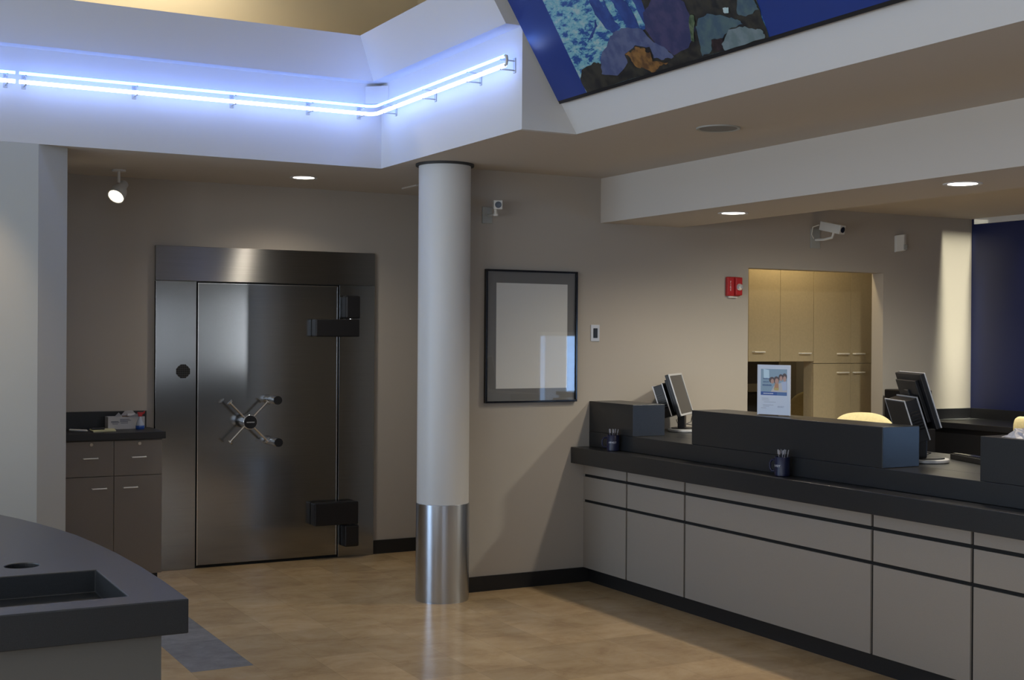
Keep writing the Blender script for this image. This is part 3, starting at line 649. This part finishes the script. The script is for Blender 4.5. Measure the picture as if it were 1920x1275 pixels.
# mugs of pens
def mug(loc, rz, label, txt, shift):
    t = thing('mug', label, 'mug', loc, rz, 'navy mugs of pens')
    G().lathe([(0, 0), (.039, 0), (.042, .003), (.042, .103), (.0405, .105), (.039, .103), (.038, .008), (0, .007)], n=40).make('cup', 'mug', t, smooth=True)
    G().tube([(-.040, 0, .085), (-.060, 0, .086), (-.072, 0, .070), (-.072, 0, .040), (-.060, 0, .024), (-.040, 0, .024)], .006, 10).make('handle', 'mug', t, smooth=True)
    def cv(x, y):
        a = -PI/2+(x+shift)/.0426; return (.0426*math.cos(a), .0426*math.sin(a), .056+y)
    text_bm(txt, .0165, cv).make('lettering', 'ink', t)
    return t
m1 = mug((4.757, 7.37, .938), math.radians(-30), 'navy mug with white lettering facing forward, before the far privacy block', 'ARVEST', -.006)
m2 = mug((4.752, 5.645, .938), math.radians(-62), 'navy mug turned so its lettering sits at its left edge, on the middle ledge', 'ARVEST', -.022)
pen = G().cyl((0, 0, 0), (0, 0, .120), .0038, n=10).make('pen', 'penb'); tag(pen, 'pen', 'pen')
pen.location = (0, 0, 0)
G().cyl((0, 0, .112), (0, 0, .135), .0042, .003, n=10).box(-.0012, .0012, -.0065, -.0035, .085, .132).make('clip', 'penw', pen)
first = True
for (mx, my, lb) in ((4.757, 7.37, 'dark pen with silver tip standing in the mug on the far ledge'), (4.752, 5.645, 'dark pen with silver tip standing in the mug on the middle ledge')):
    for k in range(8):
        a = 2*PI*k/8+.3; rr = .018+.008*(k % 2); tl = .12+.07*((k*5) % 3)/2
        loc = (mx+rr*.35*math.cos(a), my+rr*.35*math.sin(a), .9480)
        rot = Euler((0, tl, a))
        if first: o = pen; first = False
        else:
            o = pen.copy(); COL.objects.link(o)
            for ch in pen.children:
                c = ch.copy(); COL.objects.link(c); c.parent = o
        o.location = loc; o.rotation_euler = rot; o['label'] = lb; o['group'] = 'pens in the '+('far' if my > 6.5 else 'middle')+' mug'

# brochure holder
sg = math.radians(-73)
t = thing('brochure_holder', 'clear acrylic sign holder with printed leaflet on the middle privacy block', 'sign', (4.905, 5.905, 1.2505), sg)
hw_ = .106
G().box(-hw_-.004, hw_+.004, -.026, .034, 0, .004).make('base_plate', 'glass', t, bevel=.001)
G().box(-hw_-.004, -hw_, -.004, .004, .004, .292).box(hw_, hw_+.004, -.004, .004, .004, .292).box(-hw_, hw_, -.004, .004, .288, .292).make('acrylic_edge', 'poster', t)
lf = G().box(-hw_, hw_, -.001, .001, .006, .288).make('leaflet', 'poster', t)
def flat(pts, m, z=-.0014, nm='picture', par=None):
    G().prism([(x, z, y) for x, y in pts], (0, -.0003, 0)).make(nm, m, par or lf)
def ell(cx, cy, rx, ry, n=16): return [(cx+rx*math.cos(2*PI*i/n), cy+ry*math.sin(2*PI*i/n)) for i in range(n)]
C_ = lambda n, c: mat(n, c, .35)
flat([(-.088, .135), (.088, .135), (.088, .268), (-.088, .268)], C_('print_sky', (.30, .42, .52)))
flat([(-.068, .215), (-.030, .213), (-.032, .262), (-.070, .268)], C_('print_light', (.62, .80, .90)), -.0018)
skin = C_('print_skin', (.55, .32, .24)); hair = C_('print_hair', (.10, .06, .05)); cream = C_('print_cream', (.62, .58, .56)); pink = C_('print_pink', (.60, .42, .44))
flat([(-.02, .137), (.0, .17), (.03, .185), (.088, .20), (.088, .137)], cream, -.0018)
flat(ell(-.012, .205, .020, .018), hair, -.0020); flat(ell(.018, .205, .019, .022), hair, -.0022); flat(ell(.047, .222, .015, .018), hair, -.0020); flat(ell(.072, .225, .016, .020), hair, -.0020)
flat(ell(-.009, .198, .011, .014), skin, -.0024); flat(ell(.021, .198, .013, .017), skin, -.0025); flat(ell(.049, .215, .010, .014), skin, -.0024); flat(ell(.073, .213, .011, .016), skin, -.0024)
flat([(.008, .185), (.032, .185), (.034, .155), (.004, .155)], C_('print_orange_top', (.55, .27, .12)), -.0026)
flat([(.0, .160), (.036, .160), (.032, .146), (.006, .146)], C_('print_yellow', (.58, .45, .15)), -.0028)
flat([(.050, .195), (.088, .20), (.088, .150), (.060, .145)], C_('print_shirt', (.52, .58, .75)), -.0024)
flat([(-.088, .117), (.022, .117), (.022, .137), (-.088, .137)], C_('print_banner', (.03, .09, .36)), -.0016); flat([(.022, .117), (.088, .117), (.088, .137), (.022, .137)], C_('print_banner_light', (.08, .17, .40)), -.0016)
dk = C_('print_text_blue', (.08, .14, .28)); gy = C_('print_text_grey', (.36, .38, .46))
for i, (x0, x1, y, h) in enumerate([(-.072, -.025, .209, .007), (-.072, -.040, .190, .007), (-.076, -.020, .170, .010)]):
    x = x0
    while x < x1: flat([(x, y), (x+.006, y), (x+.006, y+h-(i+int(x*1e3)) % 3*.001), (x, y+h)], dk, -.0019, 'text'); x += .0078
x = -.070
while x < -.006: flat([(x, .124), (x+.0045, .124), (x+.0045, .130), (x, .130)], C_('w', (.7, .75, .85)) if x < -.069 else bpy.data.materials['w'], -.0019, 'text'); x += .0062
for x0, x1, y in [(-.080, -.035, .098), (-.080, -.030, .088), (-.065, .015, .077), (-.072, -.002, .060), (-.072, -.030, .052), (-.085, -.05, .042)]:
    flat([(x0, y), (x1, y), (x1, y+.002), (x0, y+.002)], gy, -.0019, 'text')
text_bm('ARVEST', .013, lambda x, y: (.048+x, -.0019, .052+y)).make('lettering', C_('print_logo', (.26, .30, .42)), lf)

# ------------------------------------------------------------------ computers
def computer(loc, rz, label, zb, up_):
    t = thing('computer', label, 'computer', loc, rz, 'computers on the teller worktop')
    G().lathe([(0, 0), (.118, 0), (.124, .004), (.124, .016), (.120, .020), (0, .020)], n=40).make('base_plate', 'silverplastic', t, smooth=True)
    G().lathe([(0, .0203), (.100, .0203), (.098, .026), (0, .027)], n=36).make('base_cover', 'black', t, smooth=True)
    tl = math.radians(18); A = Matrix.Translation((0, 0, zb)) @ Matrix.Rotation(-tl, 4, 'X')
    G().box(-.030, .030, .02, .045, -.02, .22, R=A).box(-.028, .028, .0, .05, -(zb-.026), .02, R=Matrix.Translation((0, 0, zb))).make('neck', 'black', t, bevel=.004)
    mo = G().box(-.192, .192, -.012, .012, 0, .300, R=A).prism([(-.15, .012, .04), (.15, .012, .04), (.15, .012, .27), (-.15, .012, .27)], (0, .022, 0), R=A).make('monitor_shell', 'black', t, bevel=.004)
    w = .014
    G().box(-.192, .192, -.019, -.0125, 0, w, R=A).box(-.192, .192, -.019, -.0125, .300-w, .300, R=A).box(-.192, -.192+w, -.019, -.0125, w, .300-w, R=A).box(.192-w, .192, -.019, -.0125, w, .300-w, R=A).make('bezel', 'silverplastic', mo, bevel=.001)
    G().box(-.192+w, .192-w, -.0145, -.0125, w, .300-w, R=A).make('screen', 'screen', mo)
    A = A @ Matrix.Translation((0, 0, up_))
    pc = G().box(-.165, .135, .050, .125, -.045, .185, R=A).make('processor_case', 'black', t, bevel=.004)
    g = G()
    for y0 in (.050, .119):
        g.box(-.166, .136, y0, y0+.006, .1852, .190, R=A).box(-.171, -.1655, y0, y0+.006, -.045, .190, R=A).box(.1355, .141, y0, y0+.006, -.045, .190, R=A)
    g.make('case_edge', 'silverplastic', pc)
    g = G()
    for k in range(7): g.box(-.169, -.1655, .060, .112, .02+k*.016, .026+k*.016, R=A)
    g.make('case_vent', 'blackgloss', pc)
    g = G().tube([(.02, .06, zb-.03), (.05, .05, .08), (.10, .02, .045), (.13, -.01, .06), (.12, -.02, .10)], .003, 8).tube([(-.02, .06, zb-.03), (-.03, .05, .06), (.03, -.04, .045), (.10, -.05, .03), (.15, -.02, .02)], .003, 8)
    g.make('cable', 'black', t, smooth=True)
    return t
computer((5.420, 7.47, 1.0405), math.radians(41), 'tilted flat monitor showing its dark screen, beyond the far privacy block', .112, .065)
computer((5.280, 5.11, 1.0405), math.radians(64), 'tilted monitor and black case seen from behind at the right gap', .190, .0)
# keyboard
t = thing('keyboard', 'black keyboard on the worktop at the right gap', 'keyboard', (5.535, 4.95, 1.0405), math.radians(70))
G().prism([(-.22, -.075, 0), (-.22, .075, 0), (-.22, .075, .030), (-.22, -.075, .012)], (.44, 0, 0)).make('keyboard_body', 'black', t, bevel=.003)
g = G()
for r in range(5):
    for k in range(20):
        y = -.06+r*.026; z = .012+(y+.075)/.15*.018
        g.box(-.205+k*.0206, -.188+k*.0206, y, y+.021, z+.001, z+.008)
g.make('keys', 'blackgloss', t)
# plastic bag on the near block
t = G(); rnd = random.Random(3)
nx, ny = 14, 16; V = []
for i in range(nx):
    row = []
    for j in range(ny):
        u = i/(nx-1); v = j/(ny-1)
        hgt = .052*math.sin(PI*u)**.5*math.sin(PI*v)**.5*(1.25-.8*v) if 0 < u < 1 and 0 < v < 1 else 0
        hgt = max(0, hgt*(1+.35*rnd.uniform(-1, 1)))+(.03*math.exp(-((v-.86)/.06)**2) if 0 < u < 1 else 0)*rnd.uniform(.6, 1.1)
        row.append(t.bm.verts.new((4.83+.20*u+.012*rnd.uniform(-1, 1), 3.86+.36*v+.014*rnd.uniform(-1, 1), 1.2512+hgt)))
    V.append(row)
for i in range(nx-1):
    for j in range(ny-1): t._f([V[i][j], V[i+1][j], V[i+1][j+1], V[i][j+1]])
tag(t.make('plastic_bag', 'bag', smooth=False, org=(4.93, 4.04, 1.2512)), 'crumpled translucent white plastic bag on the right privacy block', 'bag')

# ------------------------------------------------------------------ teller stools
def stool(loc, rz, label, zt):
    t = thing('teller_chair', label, 'chair', loc, rz, 'yellow teller chairs')
    zs = zt-.50
    g = G()
    for k in range(5):
        a = 2*PI*k/5; g.prism([(.03*math.cos(a)-.02*math.sin(a), .03*math.sin(a)+.02*math.cos(a), .06), (.30*math.cos(a)-.012*math.sin(a), .30*math.sin(a)+.012*math.cos(a), .05),
                               (.30*math.cos(a)+.012*math.sin(a), .30*math.sin(a)-.012*math.cos(a), .05), (.03*math.cos(a)+.02*math.sin(a), .03*math.sin(a)-.02*math.cos(a), .06)], (0, 0, .025))
    g.make('star_base', 'black', t)
    for k in range(5):
        a = 2*PI*k/5; G().cyl((.30*math.cos(a), .30*math.sin(a)-.012, .0275), (.30*math.cos(a), .30*math.sin(a)+.012, .0275), .0275, n=16).make('caster', 'black', t)
    G().cyl((0, 0, .06), (0, 0, zs-.06), .025, n=16).make('gas_lift', 'black', t, smooth=True)
    G().lathe([(.18, .26), (.195, .26), (.195, .28), (.18, .28)], n=32, close=True).make('foot_ring', 'chrome', t, smooth=True)
    G().lathe([(0, -.06), (.17, -.055), (.225, -.02), (.23, .0), (.215, .025), (0, .035)], c=(0, 0, zs), n=32).make('seat', 'yellow', t, smooth=True)
    g = G(); NA, NR = 40, 7; sides = []
    for sgn in (1, -1):
        rings = []
        for j in range(NR+1):
            q = math.sin(PI/2*j/NR); ring = []
            for i in range(NA):
                an = 2*PI*i/NA; ca, sa = math.cos(an), math.sin(an)
                x = .235*q*math.copysign(abs(ca)**.75, ca); zz = .19*q*math.copysign(abs(sa)**.75, sa)
                th = .030*math.sqrt(max(0, 1-q**4))
                ring.append(g.bm.verts.new((x, .26-1.0*x*x+.15*(zz+.19)+sgn*th, zs+.31+zz)) if (sgn > 0 or j < NR) and j > 0 else None)
            rings.append(ring)
        cv_ = g.bm.verts.new((0, .26+.15*.19+sgn*.030, zs+.31)); rings[0] = [cv_]*NA; sides.append(rings)
    sides[1][NR] = sides[0][NR]
    for rings in sides:
        for i in range(NA): g._f([rings[0][0], rings[1][i], rings[1][(i+1) % NA]])
        for j in range(1, NR):
            for i in range(NA): g._f([rings[j][i], rings[j][(i+1) % NA], rings[j+1][(i+1) % NA], rings[j+1][i]])
    g.make('backrest', 'yellow', t, smooth=True)
    G().tube([(0, .05, zs-.045), (0, .20, zs-.05), (0, .275, zs), (0, .29, zs+.25)], .014, 10).make('back_support', 'black', t, smooth=True)
    return t
stool((6.53, 6.80, 0), math.radians(-28), 'yellow chair whose rounded back shows above the middle privacy block', 1.168)
stool((6.93, 5.50, 0), math.radians(70), 'yellow chair back seen at the far right edge beside the plastic bag', 1.222)
stool((7.97, 9.28, 0), math.radians(172), 'yellow chair in the back room behind the brochure holder', 1.235)

# ------------------------------------------------------------------ credenza along the navy wall
t = thing('credenza', 'black back counter standing along the navy wall', 'cabinet', (8.2, 6.0, 0))
G().box(7.92, XN-.001, 2.0, YW-.001, .0, 1.0).make('body', 'blacktop', t, world=True)
G().box(7.88, XN-.001, 2.0, YW-.001, 1.0, 1.045).make('top', 'blacktop', t, world=True, bevel=.003)
G().box(7.88, XN-.02, YW-.021, YW-.001, 1.045, 1.128).box(XN-.021, XN-.001, 2.0, YW-.021, 1.045, 1.128).make('backsplash', 'blacktop', t, world=True)
t = thing('desk_printer', 'small black box shaped device partly hidden behind the rear monitor', 'printer', (7.60, 7.54, 0))
G().box(-.11, .11, -.18, .18, 0, 1.0).make('stand', 'blacktop', t, bevel=.004)
G().box(-.105, .105, -.15, .15, 1.0, 1.30).make('device_body', 'black', t, bevel=.01)

# ------------------------------------------------------------------ back room cabinets
YC = 8.30
def unit(name, label, x0, x1, z0, z1, doors, depth, group):
    t = thing(name, label, 'cabinet', ((x0+x1)/2, YC+depth/2, z0), 0, group)
    G().box(x0, x1, YC+.019, YC+depth, z0, z1).make('body', 'tancab', t, world=True)
    for a, b, c, d, hx, hz in doors:
        dr = G().box(a+.0015, b-.0015, YC, YC+.018, c+.0015, d-.0015).make('door', 'tancab', t, world=True, bevel=.001)
        G().tube([(hx-.052, YC, hz), (hx-.052, YC-.030, hz), (hx+.052, YC-.030, hz), (hx+.052, YC, hz)], .0060, 8).make('handle', 'handle', dr, world=True, smooth=True)
unit('wall_cabinet', 'tan upper cabinet with two doors above the dark nook', 6.285, 7.305, 1.505, ZC-.001, [(6.285, 6.63, 1.505, ZC-.001, 6.36, 1.585), (6.63, 6.955, 1.505, ZC-.001, 6.725, 1.583), (6.955, 7.305, 1.505, ZC-.001, 7.205, 1.572)], .45, 'tan cabinets in the back room')
unit('tall_cabinet', 'tall tan cabinet with four doors at the right of the opening', 7.307, 7.99, 0, ZC-.001, [(7.307, 7.711, 1.489, ZC-.001, 7.615, 1.568), (7.711, 7.99, 1.489, ZC-.001, 7.79, 1.568), (7.307, 7.711, .08, 1.487, 7.615, 1.412), (7.711, 7.99, .08, 1.487, 7.79, 1.412)], .12, 'tan cabinets in the back room')
G().box(6.285, 7.305, 8.732, 8.748, 1.31, 1.504).make('nook_shade_panel', mat('nook_shade_brown', (.05, .042, .033), .6), bpy.data.objects['wall_cabinet'], world=True)  # added dark sheet standing in for the shade beneath the upper cabinets
t = thing('back_desk', 'desk hidden in the back room nook behind the leaflet', 'desk', (7.0, 9.3, 0))
G().box(6.45, 7.55, 8.95, 9.6, .71, .745).make('desk_top', 'tancab', t, world=True, bevel=.002)
G().box(6.47, 6.50, 8.97, 9.58, 0, .71).make('desk_side', 'tancab', t, world=True); G().box(7.50, 7.53, 8.97, 9.58, 0, .71).make('desk_side', 'tancab', t, world=True)
t = thing('monitor', 'black monitor edge seen left of the leaflet in the back room', 'monitor', (7.32, 9.15, .746))
G().lathe([(0, 0), (.10, 0), (.10, .012), (.02, .02), (.018, .14), (0, .14)], n=24).make('stand', 'black', t, smooth=True)
G().box(-.19, .17, -.02, .02, .13, .475).make('monitor_shell', 'black', t, bevel=.004)
G().box(-.175, .155, -.022, -.020, .145, .46).make('screen', 'screen', t)

# ------------------------------------------------------------------ check-writing desk in the foreground
ZD = 1.05
arc = [(.835, 3.20), (.8375, 3.45), (.833, 3.70), (.819, 3.974), (.800, 4.18), (.777, 4.372), (.745, 4.54), (.708, 4.695), (.668, 4.84), (.621, 4.978), (.50, 5.26), (.34, 5.53), (.14, 5.78), (-.10, 6.0), (-.4, 6.2)]
outline = [(-1.6, 3.20)]+arc+[(-1.6, 6.2)]
tray = (-.55, .71, 3.297, 3.705); hole = (.540, 3.862, .046)
def ring2(n, cx, cy, r): return [(cx+r*math.cos(2*PI*i/n), cy+r*math.sin(2*PI*i/n)) for i in range(n)]
t = thing('writing_desk', 'curved charcoal standing desk in the left foreground with recessed tray', 'desk', (0, 4.4, 0))
# top with tray recess and round hole, cut by boolean
top = G().prism([(x, y, ZD-.085) for x, y in outline], (0, 0, .085)).make('desk_top', 'desk', t, world=True)
cut = G().box(tray[0], tray[1], tray[2], tray[3], ZD-.062, ZD+.02).make('cutter', 'desk')
cut2 = G().cyl((hole[0], hole[1], ZD-.2), (hole[0], hole[1], ZD+.02), hole[2], n=40).make('cutter', 'desk')
for c in (cut, cut2):
    b = top.modifiers.new('cut', 'BOOLEAN'); b.operation = 'DIFFERENCE'; b.object = c; b.solver = 'EXACT'
dg = bpy.context.evaluated_depsgraph_get(); me = bpy.data.meshes.new_from_object(top.evaluated_get(dg))
top.modifiers.clear(); top.data = me
for c in (cut, cut2): bpy.data.objects.remove(c)
b = top.modifiers.new('bevel', 'BEVEL'); b.width = .003; b.segments = 2; b.limit_method = 'ANGLE'; b.angle_limit = math.radians(50)
inner = [(-1.52, 3.26)]+[(x-.052-.03*(i > 9), max(y-.0, 3.26) if i == 0 else y-.03*(i > 9)) for i, (x, y) in enumerate(arc)]+[(-1.52, 6.1)]
wall_b = G().prism([(x, y, 0) for x, y in inner], (0, 0, ZD-.086)).make('desk_body', mat('desk_side_laminate', (.11, .105, .095), .5), t, world=True)
G().cyl((hole[0], hole[1], ZD-.0845), (hole[0], hole[1], ZD-.0838), hole[2]-.001, n=32).make('hole_liner', 'gap', t, world=True)

# ------------------------------------------------------------------ world and view
w = bpy.data.worlds.new('world'); sc.world = w; w.use_nodes = True
bg = w.node_tree.nodes['Background']; bg.inputs[0].default_value = (.45, .62, .9, 1); bg.inputs[1].default_value = 1.2
sc.view_settings.view_transform = 'Standard'; sc.view_settings.look = 'None'
sc.view_settings.exposure = 0.0; sc.view_settings.gamma = 1.0; sc.view_settings.use_curve_mapping = False
sc.cycles.use_denoising = True
sc.cycles.max_bounces = 8; sc.cycles.diffuse_bounces = 5; sc.cycles.glossy_bounces = 4; sc.cycles.transparent_max_bounces = 8
sc.cycles.sample_clamp_indirect = 6
